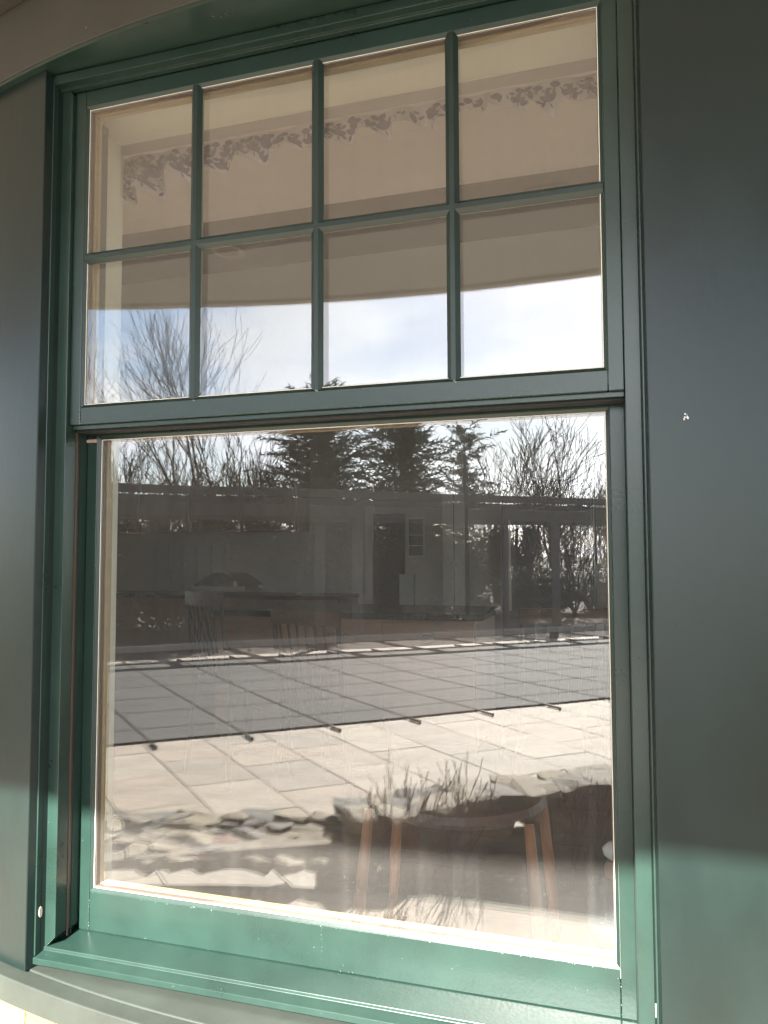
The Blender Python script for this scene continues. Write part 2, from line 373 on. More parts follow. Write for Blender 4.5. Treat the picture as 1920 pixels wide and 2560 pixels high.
# ------------------------------------------------------------------ house facade (round bay)
hf = empty('house_facade', (CX, 0, ZF), 'dark grey-green painted round bay wall with frieze, ledge and cedar shingles', 'house wall')
WH = math.asin(.613/RW)
ang = []
edges = [-R_(62), -BAY-WH, -BAY+WH, -WH, WH, BAY-WH, BAY+WH, R_(62)]
for i in range(0, 8, 2):
    MB().arc((CX,CY), RW-.10, RW, edges[i], edges[i+1], -1.168, .738, 16).build('wall_panel', WALLP, hf, bevel=.002)
MB().arc((CX,CY), RW-.14, RW+.0155, -R_(62), R_(62), .738, .746, 96).build('head_soffit_shade', GREEN, hf)  # green strip paints the frieze underside dark in place of shade
MB().arc((CX,CY), RW-.14, RW+.018, -R_(62), R_(62), .7465, .905, 96).build('frieze_board', FRIEZE, hf, bevel=.002)
MB().arc((CX,CY), RW-.14, RW+.038, -R_(62), R_(62), .9055, .925, 96).arc((CX,CY), RW-.14, RW+.060, -R_(62), R_(62), .926, 1.0, 96).build('crown_moulding', FRIEZE, hf)
MB().arc((CX,CY), RW-.14, RW+.0, -R_(62), R_(62), 1.0, ZC-.004, 96).build('upper_board', WALLP, hf)
sm_ = MB(); c_ = (CX,CY)
# ledge with a slight fall and a stepped nose
sm_.arc(c_, RW-.16, RW-.012, -R_(62), R_(62), -1.226, -1.1685, 120)
sm_.arc(c_, RW-.0115, RW+.027, -R_(62), R_(62), -1.222, -1.1715, 120)
sm_.build('sill_ledge', LEDGE, hf, bevel=.0025)
MB().arc(c_, RW-.16, RW-.035, -R_(62), R_(62), ZF, -1.227, 60).build('backing_wall', FRIEZE, hf)
random.seed(11)
sh = .15
for row in range(5):
    z1 = -1.2265-row*sh; a = -R_(40)+random.uniform(0,.02)
    while a < R_(40):
        wd = random.uniform(.09,.17)/RW
        m = MB(); zb = max(z1-sh-random.uniform(0,.004), ZF+.005)
        r0 = RW-.034; cs = [a+.0006, a+wd-.0006]
        P = lambda r, t, z: (CX+r*math.sin(t), CY-r*math.cos(t), z)
        m.loft([P(r0,cs[0],zb), P(r0,cs[1],zb), P(r0+.018,cs[1],zb), P(r0+.018,cs[0],zb)],
               [P(r0,cs[0],z1), P(r0,cs[1],z1), P(r0+.006,cs[1],z1), P(r0+.006,cs[0],z1)])
        m.build('shingle', SHINGLE, hf); a += wd
# flanking straight walls of the house beyond the bay
for sx in (-1, 1):
    xe = CX+sx*2.86*math.sin(R_(62)); ye = CY-2.86*math.cos(R_(62))
    if sx < 0: MB().box(xe-7, xe, ye, ye+.14, ZF, 2.6).build('side_wall', FRIEZE, hf)
    else: MB().box(xe, xe+7, .70, .80, ZF, ZI).box(xe,xe+7,.70,.80,.62,2.6).box(3.72,xe+7,.70,.80,ZI,.62).box(2.5,2.62,.70,.80,ZI,.62).build('side_wall', FRIEZE, hf)

# ------------------------------------------------------------------ windows
def ring(mb, side, rect, prof):
    """one mitred member of a rectangular frame; prof = closed list of (inset, y)"""
    X0, X1, Z0, Z1 = rect
    def P(cx_, cz, i, y): return (X0+i if cx_ == 0 else X1-i, y, Z0+i if cz == 0 else Z1-i)
    ends = {'l': ((0,0),(0,1)), 'r': ((1,0),(1,1)), 't': ((0,1),(1,1)), 'b': ((0,0),(1,0))}[side]
    mb.loft([P(*ends[0], i, y) for i, y in prof], [P(*ends[1], i, y) for i, y in prof]); return mb
XC = .55
win = empty('sash_window', (XC, .05, -1.15), 'green clad double-hung window with eight small upper panes and one large lower pane', 'window')
ZT = .736
# frame: jambs, head, sill
jp = [(0,-.035),(.005,-.035),(.005,-.010),(.033,-.010),(.033,.115),(0,.115)]
for s_ in 'lr':
    ring(MB(), s_, (-.061, 1.161, -1.1485, ZT), jp).build('frame_jamb', GREEN, win, bevel=.0012)
hp = [(0,-.035),(.021,-.035),(.021,-.016),(.026,-.016),(.026,-.002),(.022,-.002),(.022,.115),(0,.115)]
m = MB(); A = [(-.0555, y, ZT-i) for i, y in hp]; B = [(1.1555, y, ZT-i) for i, y in hp]; m.loft(A, B); m.build('frame_head', GREEN, win, bevel=.0012)
sp = [(-.037,-1.161),(-.037,-1.148),(-.0125,-1.143),(-.0115,-1.1365),(.064,-1.1305),(.115,-1.129),(.115,-1.161)]
m = MB(); m.loft([(-.0605,y,z) for y,z in sp], [(1.1605,y,z) for y,z in sp]); m.build('frame_sill', GREEN, win, bevel=.0012)
for s_ in (0, 1):
    x = -.0275 if s_ == 0 else 1.1275
    if s_ == 0: MB().box(x-.0006, x+.0012, .024, .0285, -1.128, -.05).build('weatherstrip', BRONZE, win)
    MB().box(x-.0006, x+.0007, .036, .038, -1.128, -.05).build('weatherstrip', RUBBER, win)
# dark gap seals beside the wall
for s_ in (0, 1):
    x = -.0635 if s_ == 0 else 1.1612
    MB().box(x, x+.0023, -.031, .0, -1.15, ZT).build('caulk_joint', RUBBER, win)
    xo = -.056 if s_ == 0 else 1.1552
    pl = MB(); pl.tube([(xo, -.022, -1.062), (xo+.0012*(1 if s_ == 0 else -1), -.022, -1.062)], .005, 12)
    pl.v = [(v[0], v[1], -1.062+(v[2]+1.062)*2.2) for v in pl.v]; pl.build('oval_plug', PLUG, win)

def sash(name, yf, x0, x1, z0, z1, ot, ob, stile_w, parent, bars, split):
    """x0..z1: opening at the face; ot/ob outer top/bottom"""
    b, dp, gt = .0075, .008, .014
    body = MB(); gx0, gx1, gz0, gz1 = x0+b, x1-b, z0+b, z1-b
    # wooden core behind the cladding
    prof = [(-.026,yf+.006),(.0,yf+.006),(-.004,yf+.046),(-.026,yf+.046)]
    for s_ in 'lrtb': ring(body, s_, (gx0,gx1,gz0,gz1), prof)
    core = body.build(name, CREAM, parent)
    # stiles full height, rails between
    for xa, xb in ((x0-stile_w, x0-.0004), (x1+.0004, x1+stile_w)):
        MB().box(xa, xb, yf, yf+.044, ob, ot).build('stile', GREEN, core, bevel=.0015)
    MB().box(x0+.0004, x1-.0004, yf+.0004, yf+.044, z1, ot).build('rail', GREEN, core, bevel=.0012)
    MB().box(x0+.0004, x1-.0004, yf+.0004, yf+.044, ob, z0).build('rail', GREEN, core, bevel=.0012)
    # sloped glazing stops
    st = [(0,yf+.0012),(b,yf+dp-.001),(b,yf+dp+.0005),(0,yf+dp+.0005)]
    for s_ in 'lrtb': ring(MB(), s_, (x0,x1,z0,z1), st).build('glazing_stop', GREEN2, core)
    # inner beads and spacer
    for s_ in 'lrtb':
        ring(MB(), s_, (gx0,gx1,gz0,gz1), [(-.003,yf+dp+gt+.0015),(.0012,yf+dp+gt+.0015),(.0022,yf+.030),(.0008,yf+.035),(.0006,yf+.0455),(-.003,yf+.0455)]).build('inner_bead', PINE, core)
    spm = MB()
    for s_ in 'lrtb': ring(spm, s_, (gx0,gx1,gz0,gz1), [(-.002,yf+dp+.002),(.0016,yf+dp+.002),(.0016,yf+dp+gt-.002),(-.002,yf+dp+gt-.002)])
    spm.build('spacer_bar', SPACER, core)
    # muntins
    vx = [x0+(x1-x0)*k/4 for k in (1,2,3)] if bars else []
    zm = (z0+z1)/2-.006 if bars else None
    def bar(p0, p1, horiz, y, flip, mt, nm, hw=.0045, bw=.0085, d=.0085):
        pr = [(-hw-bw,0),(-hw,-d*flip),(hw,-d*flip),(hw+bw,0)]
        if horiz: A = [(p0[0], y+q, p0[1]+t) for t, q in pr]; B = [(p1[0], y+q, p1[1]+t) for t, q in pr]
        else: A = [(p0[0]+t, y+q, p0[1]) for t, q in pr]; B = [(p1[0]+t, y+q, p1[1]) for t, q in pr]
        MB().loft(A, B).build(nm, mt, core)
    if bars:
        bar((x0+.002,zm),(x1-.002,zm), True, yf+dp-.0003, 1, GREEN2, 'muntin')
        bar((x0+.008,zm),(x1-.008,zm), True, yf+dp+gt+.0003, -1, INNERM, 'inner_muntin', .003, .005)
        for x in vx:
            for za, zb in ((z0+.002, zm-.004),(zm+.004, z1-.002)):
                bar((x,za),(x,zb), False, yf+dp-.0001, 1, GREEN2, 'muntin')
                bar((x,za),(x,zb), False, yf+dp+gt+.0001, -1, INNERM, 'inner_muntin', .003, .005)
        xs = [gx0-.003]+vx+[gx1+.003]; zs = [gz0-.003, zm, gz1+.003]
        for i in range(4):
            for j in range(2):
                MB().box(xs[i]+(.001 if i else 0), xs[i+1]-(.001 if i < 3 else 0), yf+dp, yf+dp+gt, zs[j]+(.001 if j else 0), zs[j+1]-(.001 if j == 0 else 0)).build('pane', GLASS, core)
    else:
        MB().box(gx0-.003, gx1+.003, yf+dp, yf+dp+gt, gz0-.003, gz1+.003).build('pane', GLASS, core)
    return core
us = sash('upper_sash', 0., 0, 1.1, 0, .675, .711, -.037, .0272, win, True, None)
ls = sash('lower_sash', .061, 0, 1.1, -1.0466, -.055, -.004, -1.1296, .0272, win, False, None)
# moulded underside of the meeting rail
MB().box(-.026, 1.126, .010, .043, -.046, -.0375).build('check_rail_lip', GREEN, us)
MB().box(-.026, 1.126, .024, .056, -.050, -.0465).build('check_rail_lip', RUBBER, us)
MB().box(-.030, 1.130, .0615, .104, -.0545, -.004).build('check_rail', GREEN, ls)
MB().box(-.026, .001, .055, .0612, -.068, -.061).build('felt_pad', PAD, ls, bevel=.001)
random.seed(17)
def chips(par, pts):
    m = MB()
    for (xa,ya,za),(xb,yb,zb),n_,sz in pts:
        for k in range(n_):
            t = random.random(); x = xa+(xb-xa)*t+random.gauss(0,.0006); z = za+(zb-za)*t+random.gauss(0,.0006); y = ya+(yb-ya)*t; rr = sz*random.uniform(.3,1)
            o = len(m.v); q_ = random.randint(4,6); m.v += [(x+rr*random.uniform(.5,1)*math.cos(6.283*i_/q_), y-.0004, z+rr*random.uniform(.5,1.6)*math.sin(6.283*i_/q_)) for i_ in range(q_)]; m.f.append(tuple(range(o,o+q_)))
    m.build('worn_paint_flecks', FLECK, par)
chips(us, [((0,0,-.002),(0,0,-.036),14,.0016),((1.1,0,-.002),(1.1,0,-.036),5,.0012),((.275,0,.001),(.28,0,-.003),5,.002),((.55,0,.001),(.556,0,-.003),5,.002),((.825,0,.001),(.83,0,-.003),5,.002),((.3,0,-.0355),(1.0,0,-.0355),22,.001)])
chips(ls, [((0,.061,-1.05),(0,.061,-1.128),9,.0011),((1.1,.061,-1.06),(1.1,.061,-1.128),6,.0011),((.0,.061,-1.0485),(1.1,.061,-1.0485),40,.0011),((0,.061,-1.127),(1.1,.061,-1.127),10,.0010),((.02,.061,-1.09),(1.08,.061,-1.09),5,.0009),((.54,.061,-1.05),(.54,.061,-1.12),8,.0008)])
# interior lining of the opening
MB().box(-.065, -.045, .111, .186, -1.13, .70).build('jamb_lining', CREAM, win)
MB().box(1.145, 1.165, .111, .186, -1.13, .70).build('jamb_lining', CREAM, win)
MB().box(-.045, 1.145, .046, .186, .69, .71).build('head_lining', CREAM, win)
MB().box(-.12, 1.22, .108, .195, -1.135, -1.112).build('window_stool', CREAM, win, bevel=.004)
MB().box(-.045, -.030, .045, .111, .0, .69).build('parting_stop', CREAM, win)
MB().box(1.130, 1.145, .045, .111, .0, .69).build('parting_stop', CREAM, win)
def rot_about(o, a):
    b = Vector(o.location); d = b-Vector((CX,CY,b.z)); d.rotate(Euler((0,0,a))); o.location = Vector((CX,CY,b.z))+d; o.rotation_euler.z = a
for a, lb in ((-BAY, 'unseen green clad window added round the bay to let light in, towards the straight wall on its west side'), (BAY, 'unseen green clad window added round the bay to let light in, on the sun-averted side')):  # both copies are out of view, added to let light into the bay
    c = dup(win); rot_about(c, a); c['label'] = lb
# scuffs on the painted wall
sp_ = empty('splatter_mark', (1.222, -.05, -.10), 'small white splatter on the grey-green wall beside the window frame', 'splatter')
random.seed(5); m = MB()
for k in range(9):
    x = 1.222+random.gauss(0,.0022); z = -.098+random.gauss(0,.0025); rr = random.uniform(.0006,.0018)
    y = CY-math.sqrt((RW+.0006)**2-(x-CX)**2)
    m.tube([(x,y,z),(x,y-.0008,z)], rr, 7)
m.build('splatter', SPLAT, sp_)

# ------------------------------------------------------------------ porch roof
pr_ = empty('porch_roof', (CX,-1.5,ZC), 'deep curved porch roof with boarded pinkish ceiling and recessed lights', 'porch roof')
def eave(x): return -3.215+(x-.3)**2/(2*8.2)
XA, XB = -5.5, 6.0; n = 46
xs = [XA+(XB-XA)*i/n for i in range(n+1)]
bw = .25
m = MB()
for x in xs: m.v += [(x, eave(x)+.02, ZC+.012), (x, 1.7, ZC+.012)]
m.f = [(2*i,2*i+2,2*i+3,2*i+1) for i in range(n)]; m.build('ceiling_backing', CEIL, pr_)
k = 0; y = 0
for k in range(18):
    m = MB(); d0, d1 = .03+k*bw, .03+(k+1)*bw-.0025
    for x in xs: m.v += [(x, eave(x)+d0, ZC), (x, eave(x)+d1, ZC), (x, eave(x)+d1, ZC+.012), (x, eave(x)+d0, ZC+.012)]
    for i in range(n):
        a = i*4; m.f += [(a,a+4,a+5,a+1),(a+1,a+5,a+6,a+2),(a+3,a,a+4,a+7)]
    m.build('ceiling_board', CEIL if k < 4 else CEIL2, pr_)
m = MB()
for x in xs: e = eave(x); m.v += [(x,e-.03,ZC-.02),(x,e+.03,ZC-.02),(x,e+.03,ZC+.2),(x,e-.03,ZC+.2)]
for i in range(n):
    a = i*4
    for q in range(4): m.f.append((a+q,a+(q+1)%4,a+4+(q+1)%4,a+4+q))
m.build('fascia', FASC, pr_)
m = MB()
for x in xs: e = eave(x); m.v += [(x,e-.05,ZC+.2),(x,2.6,ZC+1.2)]
m.f = [(2*i,2*i+2,2*i+3,2*i+1) for i in range(n)]; m.build('roof_deck', DARKR, pr_)
for x, y in ((-.90,-2.27),(.80,-2.12),(2.4,-2.2),(-2.5,-1.7)):
    lt = MB(); lt.lathe((x,y,ZC), [(.085,-.002),(.085,-.010),(.062,-.010),(.055,.03),(.0,.03)], 24).build('recessed_light', TRIMW, pr_, smooth=False)

# ------------------------------------------------------------------ interior: bay walls, floor, ceiling
def bay_wall(a):
    m = MB(); hw = .718; y0, y1 = .1865, .2265
    m.box(XC-hw, -.066, y0, y1, ZI, 1.12); m.box(1.166, XC+hw, y0, y1, ZI, 1.12)
    m.box(-.066, 1.166, y0, y1, ZI, -1.136); m.box(-.066, 1.166, y0, y1, .711, 1.12)
    o = m.build('interior_wall', CREAM, base=(XC,.2,0)); struct(o); rot_about(o, a)
for a in (-BAY, 0, BAY): bay_wall(a)
f = MB(); f.box(-4.6, 3.8, .12, 6.6, ZI-.05, ZI-.006); floor = struct(f.build('interior_floor', DARKW))
fb0 = None
for k in range(34):
    y = .23+k*.13
    if fb0 is None: fb0 = MB().box(-4.5, 3.7, y+.001, y+.129, ZI-.006, ZI).build('floor_board', FLOORW, floor)
    else:
        s = bpy.data.objects.new('floor_board', fb0.data); col.objects.link(s); s.parent = floor; s.location = (random.uniform(-.05,.05), k*.13, random.uniform(-.0006,.0006))
MB_ = MB().box(-3.0, 4.0, .16, 1.45, 1.10, 1.14); struct(MB_.build('bay_ceiling', PINKC))
struct(MB().box(-4.6, 3.8, 1.452, 1.70, .98, 1.5).build('ceiling_beam', DARKW))
struct(MB().box(-4.6, 3.8, 1.70, 6.6, 1.40, 1.5).build('room_ceiling', WHITEP))
ww = MB().box(-4.7,-4.6,.93,6.7,ZI,-1.0).box(-4.7,-4.6,.93,6.7,.95,1.5)
for ya, yb in ((.93,1.2),(2.6,2.8),(4.2,6.7)): ww.box(-4.7,-4.6,ya,yb,-1.0,.95)
struct(ww.build('room_wall_west', ROOMW))
we = MB().box(3.8,3.9,.93,6.7,ZI,-1.0).box(3.8,3.9,.93,6.7,.95,1.5)
for ya, yb in ((.93,1.3),(2.8,3.1),(4.6,4.9),(6.4,6.7)): we.box(3.8,3.9,ya,yb,-1.0,.95)
struct(we.build('room_wall_east', ROOMW))
def fill_window(nm, label, x, y0, y1, z0, z1):  # side-wall windows out of view, added to brighten the room
    e = empty(nm, (x,(y0+y1)/2,z0), label, 'window', 'unseen windows added in the east wall for light')
    for a_, b_, c_2, d_ in ((y0,y0+.05,z0,z1),(y1-.05,y1,z0,z1),(y0+.05,y1-.05,z0,z0+.05),(y0+.05,y1-.05,z1-.05,z1),((y0+y1)/2-.02,(y0+y1)/2+.02,z0+.05,z1-.05)): MB().box(x-.03,x+.03,a_,b_,c_2,d_).build('frame_bar', WHITEP, e)
    for a_, b_ in ((y0+.05,(y0+y1)/2-.02),((y0+y1)/2+.02,y1-.05)): MB().box(x-.003,x+.003,a_,b_,z0+.05,z1-.05).build('pane', GLASS, e)
    return e
for ya, yb in ((1.2,2.6),(2.8,4.2)):
    e = fill_window('unseen_fill_window', 'unseen white casement window added in the west wall to light the room', -4.65, ya, yb, -1.0, .95); e['group'] = 'unseen windows added in the west wall for light'
for ya, yb in ((1.3,2.8),(3.1,4.6),(4.9,6.4)): fill_window('unseen_fill_window', 'unseen white casement window added in the east wall to light the room', 3.85, ya, yb, -1.0, .95)
struct(MB().box(-4.7, -1.42, .86, .95, ZI, 1.5).build('room_wall_flank', ROOMW))
struct(MB().box(2.52,2.62,.86,.95,ZI,1.5).box(3.72,3.9,.86,.95,ZI,1.5).box(2.62,3.72,.86,.95,.62,1.5).build('room_wall_flank', ROOMW))
fd = empty('fill_french_door', (3.17,.9,ZI), 'unseen glazed french door added beside the round bay to let sun in', 'door')  # added out of view so sun reaches the floor and lifts the room
for xa, xb, za, zb in ((2.62,2.69,ZI,.62),(3.65,3.72,ZI,.62),(3.14,3.20,ZI,.62),(2.69,3.14,ZI,ZI+.12),(3.20,3.65,ZI,ZI+.12),(2.69,3.14,.54,.62),(3.20,3.65,.54,.62)): MB().box(xa,xb,.88,.93,za,zb).build('door_rail', WHITEP, fd)
for xa, xb in ((2.69,3.14),(3.20,3.65)): MB().box(xa,xb,.90,.906,ZI+.12,.54).build('pane', GLASS, fd)
bw_ = MB()   # back wall with a small window opening
bw_.box(-4.7,-.97,6.2,6.3,ZI,1.5).box(-.78,1.4,6.2,6.3,ZI,1.5).box(3.5,3.9,6.2,6.3,ZI,1.5).box(1.4,3.5,6.2,6.3,ZI,-1.0).box(1.4,3.5,6.2,6.3,1.1,1.5).box(-.97,-.78,6.2,6.3,ZI,-.33).box(-.97,-.78,6.2,6.3,.08,1.5)
struct(bw_.build('room_wall_back', ROOMW))
bwn = empty('small_back_window', (-.875,6.24,-.33), 'narrow window in the far wall of the room with a blind added to dim it', 'window')
m = MB()
for s_ in 'lrtb': ring(m, s_, (-.97,-.78,-.33,.08), [(0,6.19),(.02,6.19),(.02,6.25),(0,6.25)])
m.build('frame', WHITEP, bwn); MB().box(-.95,-.80,6.22,6.226,-.31,.06).build('blind', DIM_BLIND, bwn)  # blind added only to dim the sky in this opening
for z in (-.21,-.10): MB().box(-.95,-.80,6.215,6.23,z-.006,z+.006).build('muntin', WHITEP, bwn)

rg = empty('bounce_rug', (.55,.75,ZI), 'pale rug added just inside the window to bounce sunlight up', 'rug')  # added as a reflector, bounces sun onto ceiling and head lining
MB().box(-1.3,2.4,.62,1.14,ZI+.001,ZI+.012).build('bounce_rug_body', BOUNCE_RUG, rg, bevel=.004)
# valance
vb = [(-.11,.585),(-.082,.587),(-.019,.589),(.05,.591),(.051,.63),(.117,.611),(.162,.623),(.244,.617),(.245,.638),(.325,.623),(.328,.652),(.366,.637),(.375,.656),(.412,.631),(.416,.644),(.442,.643),(.519,.635),(.543,.639),(.558,.659),(.631,.631),(.635,.668),(.662,.649),(.725,.649),(.734,.623),(.743,.638),(.767,.643),(.805,.672),(.843,.634),(.854,.644),(.856,.666),(.91,.649),(.937,.62),(.946,.635),(.948,.651),(.998,.619),(1.004,.628),(1.007,.659),(1.054,.621),(1.09,.635),(1.12,.60),(1.21,.588)]
va = empty('window_valance', (XC,.24,.69), 'short scalloped valance of pale fabric with purple flowers, behind the upper panes', 'valance')
MB().box(-.125, 1.225, .187, .229, .690, .708).build('mounting_board', LAV, va)
def vbot(x):
    for (xa,za),(xb,zb) in zip(vb, vb[1:]):
        if xa <= x <= xb: return za+(zb-za)*(x-xa)/max(1e-6,xb-xa)
    return .59
def VP(x, z):
    d = (.69-z)
    y = .238+.004*math.sin(x*55)+d*.40*math.sin(x*64+1.3*math.sin(x*9))
    return Vector((x, y, z))
m = MB(); nu = 330; nv = 6
for i in range(nu+1):
    x = -.11+1.32*i/nu; zb = vbot(x)
    for j in range(nv+1): m.v.append(tuple(VP(x, .69+(zb-.69)*j/nv)))
for i in range(nu):
    for j in range(nv): q = i*(nv+1)+j; m.f.append((q,q+nv+1,q+nv+2,q+1))
fab = m.build('fabric', FABRIC, va, smooth=True)
random.seed(21); m = MB()
def leaf(cx, cz, a, ln, wd):
    pts = []
    for t in range(10):
        th = 2*math.pi*t/10; u = math.cos(th)*ln/2; v = math.sin(th)*wd/2*(1-.35*abs(math.cos(th)))
        pts.append((cx+u*math.cos(a)-v*math.sin(a), cz+u*math.sin(a)+v*math.cos(a)))
    if any(z > .688 or z < vbot(x)+.001 for x, z in pts): return
    o = len(m.v); m.v += [tuple(VP(x,z)+Vector((0,-.0012,0))) for x, z in pts]; m.f.append(tuple(range(o,o+10)))
for i in range(36):
    for j in range(5):
        cx = -.10+i*.037+(j%2)*.0175+random.uniform(-.004,.004); cz = .678-j*.023+random.uniform(-.004,.004)
        a = random.uniform(-.5,.5)
        for da, rr in ((.5,.009),(1.57,.011),(2.64,.009)):
            leaf(cx+math.cos(a+da)*rr, cz+math.sin(a+da)*rr, a+da, .023, .0135)
        leaf(cx+.004, cz-.009, a-1.2, .012, .0035)
        leaf(cx-.012, cz-.009, a+.9, .015, .007); leaf(cx+.014, cz-.005, a-.4, .015, .007)
m.build('flower_print', PRINT, fab)

# kitchen beyond
isl = empty('kitchen_island', (-.7,3.6,ZI), 'brown wooden kitchen island with dark counter and cup pulls', 'kitchen island')
MB().box(-1.55,.25,3.35,4.1,ZI+.1,-.72).build('cabinet_body', CABW, isl)
MB().box(-1.60,.30,3.30,4.15,-.72,-.68).build('countertop', COUNTER, isl, bevel=.004)
MB().box(-1.5,.2,3.42,4.05,ZI,ZI+.1).build('plinth', DARKW, isl)
for i in range(3):
    x0 = -1.53+i*.595
    for z0, z1 in ((-.91,-.74),(-1.18,-.93),(-1.47,-1.20)):
        d = MB().box(x0, x0+.58, 3.332, 3.35, z0, z1).build('drawer', CABW, isl, bevel=.003)
        cp = MB(); pts = [(x0+.29+.055*math.cos(t), 3.325-.012*math.sin(t), (z0+z1)/2-.012+.03*math.sin(t)) for t in [math.pi*q/8 for q in range(9)]]
        cp.tube(pts, .006, 6).build('cup_pull', METAL, d)
ct = empty('kitchen_counter', (-3.0,5.8,ZI), 'kitchen counter run along the far wall under tiles', 'kitchen counter')
MB().box(-4.5,-1.5,5.6,6.19,ZI,-.74).build('base_cabinet', CABW, ct)
MB().box(-4.5,-1.48,5.56,6.19,-.74,-.70).build('countertop', COUNTER, ct)
tl = empty('tile_backsplash', (-3.5,6.18,-.7), 'pale glazed tile panel on the far kitchen wall', 'tile panel')
t0 = None
for i in range(6):
    for j in range(4):
        x = -4.05+i*.17; z = -.69+j*.13
        if t0 is None: t0 = MB().box(x+.004,x+.166,6.17,6.195,z+.004,z+.126).build('tile', TILE, tl); xz = (x,z)
        else:
            s = bpy.data.objects.new('tile', t0.data); col.objects.link(s); s.parent = tl; s.location = (x-xz[0], 0, z-xz[1])
hd = empty('range_hood', (-2.85,5.95,-.6), 'arched range hood above the stove with pale band', 'range hood')
m = MB(); pts = [(-3.13+.56*q/12, -.62+.14*math.sin(math.pi*q/12)) for q in range(13)]
m.loft([(x,5.7,z) for x,z in pts]+[(-2.57,5.7,-.66),(-3.13,5.7,-.66)], [(x,6.18,z) for x,z in pts]+[(-2.57,6.18,-.66),(-3.13,6.18,-.66)]); m.build('hood_shell', APPL, hd)
MB().box(-3.15,-2.55,5.68,5.70,-.66,-.62).build('pale_band', WHITEP, hd)
uc = empty('wall_cabinets', (-3.2,6.0,.1), 'brown upper wall cabinets above the kitchen counter', 'wall cabinet')
for i in range(4):
    x0 = -4.5+i*.62
    d = MB().box(x0, x0+.60, 5.85, 6.19, -.05, .95).build('cabinet_box', CABW, uc); dd = MB().box(x0+.02, x0+.58, 5.83, 5.85, -.03, .93).build('cabinet_door', CABW, d, bevel=.004)
fr = empty('refrigerator', (.35,5.9,ZI), 'tall dark refrigerator against the far wall', 'refrigerator')
MB().box(0.1,.9,5.5,6.19,ZI,.35).build('body', APPL, fr, bevel=.01); MB().box(.12,.88,5.46,5.5,ZI+.6,.33).build('door', APPL, fr, bevel=.008); MB().tube([(.18,5.43,-.8),(.18,5.43,0)], .012, 8).build('handle', METAL, fr)
po = empty('white_column', (-.42,5.95,ZI), 'square white column standing free in the dark room', 'column')
MB().box(-.52,-.30,5.85,6.05,ZI+.14,1.40).build('shaft', WHITEP, po, bevel=.006); MB().box(-.55,-.27,5.82,6.08,ZI,ZI+.14).build('plinth', WHITEP, po, bevel=.006); MB().box(-.41,-.405,5.847,5.85,-1.4,1.3).build('groove', DARKW, po)
dr = empty('dark_doorway', (-1.0,6.15,ZI), 'dark door standing in the far wall beside the white column', 'door')
MB().box(-1.31,-.99,6.15,6.19,ZI,.12).build('door_leaf', APPL, dr, bevel=.004); MB().box(-1.40,-1.32,6.14,6.195,ZI,.2).build('casing', WHITEP, dr); MB().box(-1.03,-.88,6.12,6.18,-1.0,-.50).build('side_panel', TILE, dr)

gw = empty('back_fill_window', (2.45,6.25,-1.0), 'unseen two-light window added in the far wall to light the room', 'window')  # added out of view as extra daylight for the room
for xa, xb, za, zb in ((1.4,1.46,-1.0,1.1),(3.44,3.5,-1.0,1.1),(2.42,2.48,-1.0,1.1),(1.46,2.42,-1.0,-.94),(2.48,3.44,-1.0,-.94),(1.46,2.42,1.04,1.1),(2.48,3.44,1.04,1.1)): MB().box(xa,xb,6.21,6.29,za,zb).build('frame_bar', WHITEP, gw)
for xa, xb in ((1.46,2.42),(2.48,3.44)): MB().box(xa,xb,6.245,6.251,-.94,1.04).build('pane', GLASS, gw)
def chair(name, base, rz, mt, label, hgt=.98, seat=.45, hw=.24, group=None):
    e = empty(name, (0,0,0), label, 'chair', group)
    s = MB(); n = 18
    outl = [((hw+.01)*math.copysign(abs(math.cos(t))**.7, math.cos(t)), .22*math.copysign(abs(math.sin(t))**.75, math.sin(t))) for t in [2*math.pi*k/n for k in range(n)]]
    s.loft([(x,y,seat-.035) for x,y in outl], [(x*1.04,y*1.04,seat) for x,y in outl]); s.build('seat', mt, e, bevel=.006)
    for sx in (-1,1):
        for sy in (-1,1):
            MB().tube([(sx*(hw-.03),sy*.16,seat-.03),(sx*(hw+.01),sy*.19,seat*.5),(sx*(hw+.03),sy*.215,0)], [.017,.023,.015], 10).build('leg', mt, e, smooth=True)
        MB().tube([(sx*(hw+.012),-.20,.19),(sx*(hw+.012),.20,.19)], .011, 8).build('stretcher', mt, e, smooth=True)
        MB().tube([(sx*(hw-.02),.19,seat),(sx*(hw-.015),.245,hgt)], [.016,.012], 8).build('back_post', mt, e, smooth=True)
    MB().tube([(-hw-.01,0,.19),(hw+.01,0,.19)], .011, 8).build('stretcher', mt, e, smooth=True)
    tr = MB(); pts = [(-hw+.0+2*hw*k/10*.995, .245+.03*math.sin(math.pi*k/10)) for k in range(11)]
    for k in range(10): (xa,ya),(xb,yb) = pts[k], pts[k+1]; tr.loft([(xa,ya-.01,hgt-.05),(xa,ya+.01,hgt-.05),(xa,ya+.01,hgt+.03),(xa,ya-.01,hgt+.03)], [(xb,yb-.01,hgt-.05),(xb,yb+.01,hgt-.05),(xb,yb+.01,hgt+.03),(xb,yb-.01,hgt+.03)])
    tr.build('top_rail', mt, e)
    for k in range(1,7):
        x = -hw+.02+(2*hw-.04)*k/7
        MB().tube([(x*.85,.195,seat),(x,.25+.025*math.cos(x*5),hgt-.04)], .007, 6).build('spindle', mt, e, smooth=True)
    e.location = base; e.rotation_euler.z = rz; return e
stl = empty('wooden_stool', (.62,1.0,ZI), 'dark-seated stool with orange maple legs in sunlight just inside the window', 'stool')
m = MB(); m.lathe((.62,1.0,ZI+.52), [(0,0),(.26,0),(.27,.015),(.26,.035),(0,.03)], 24); m.build('seat', DARKW, stl, smooth=False)
lg = [(sx,sy) for sx in (-1,1) for sy in (-1,1)]
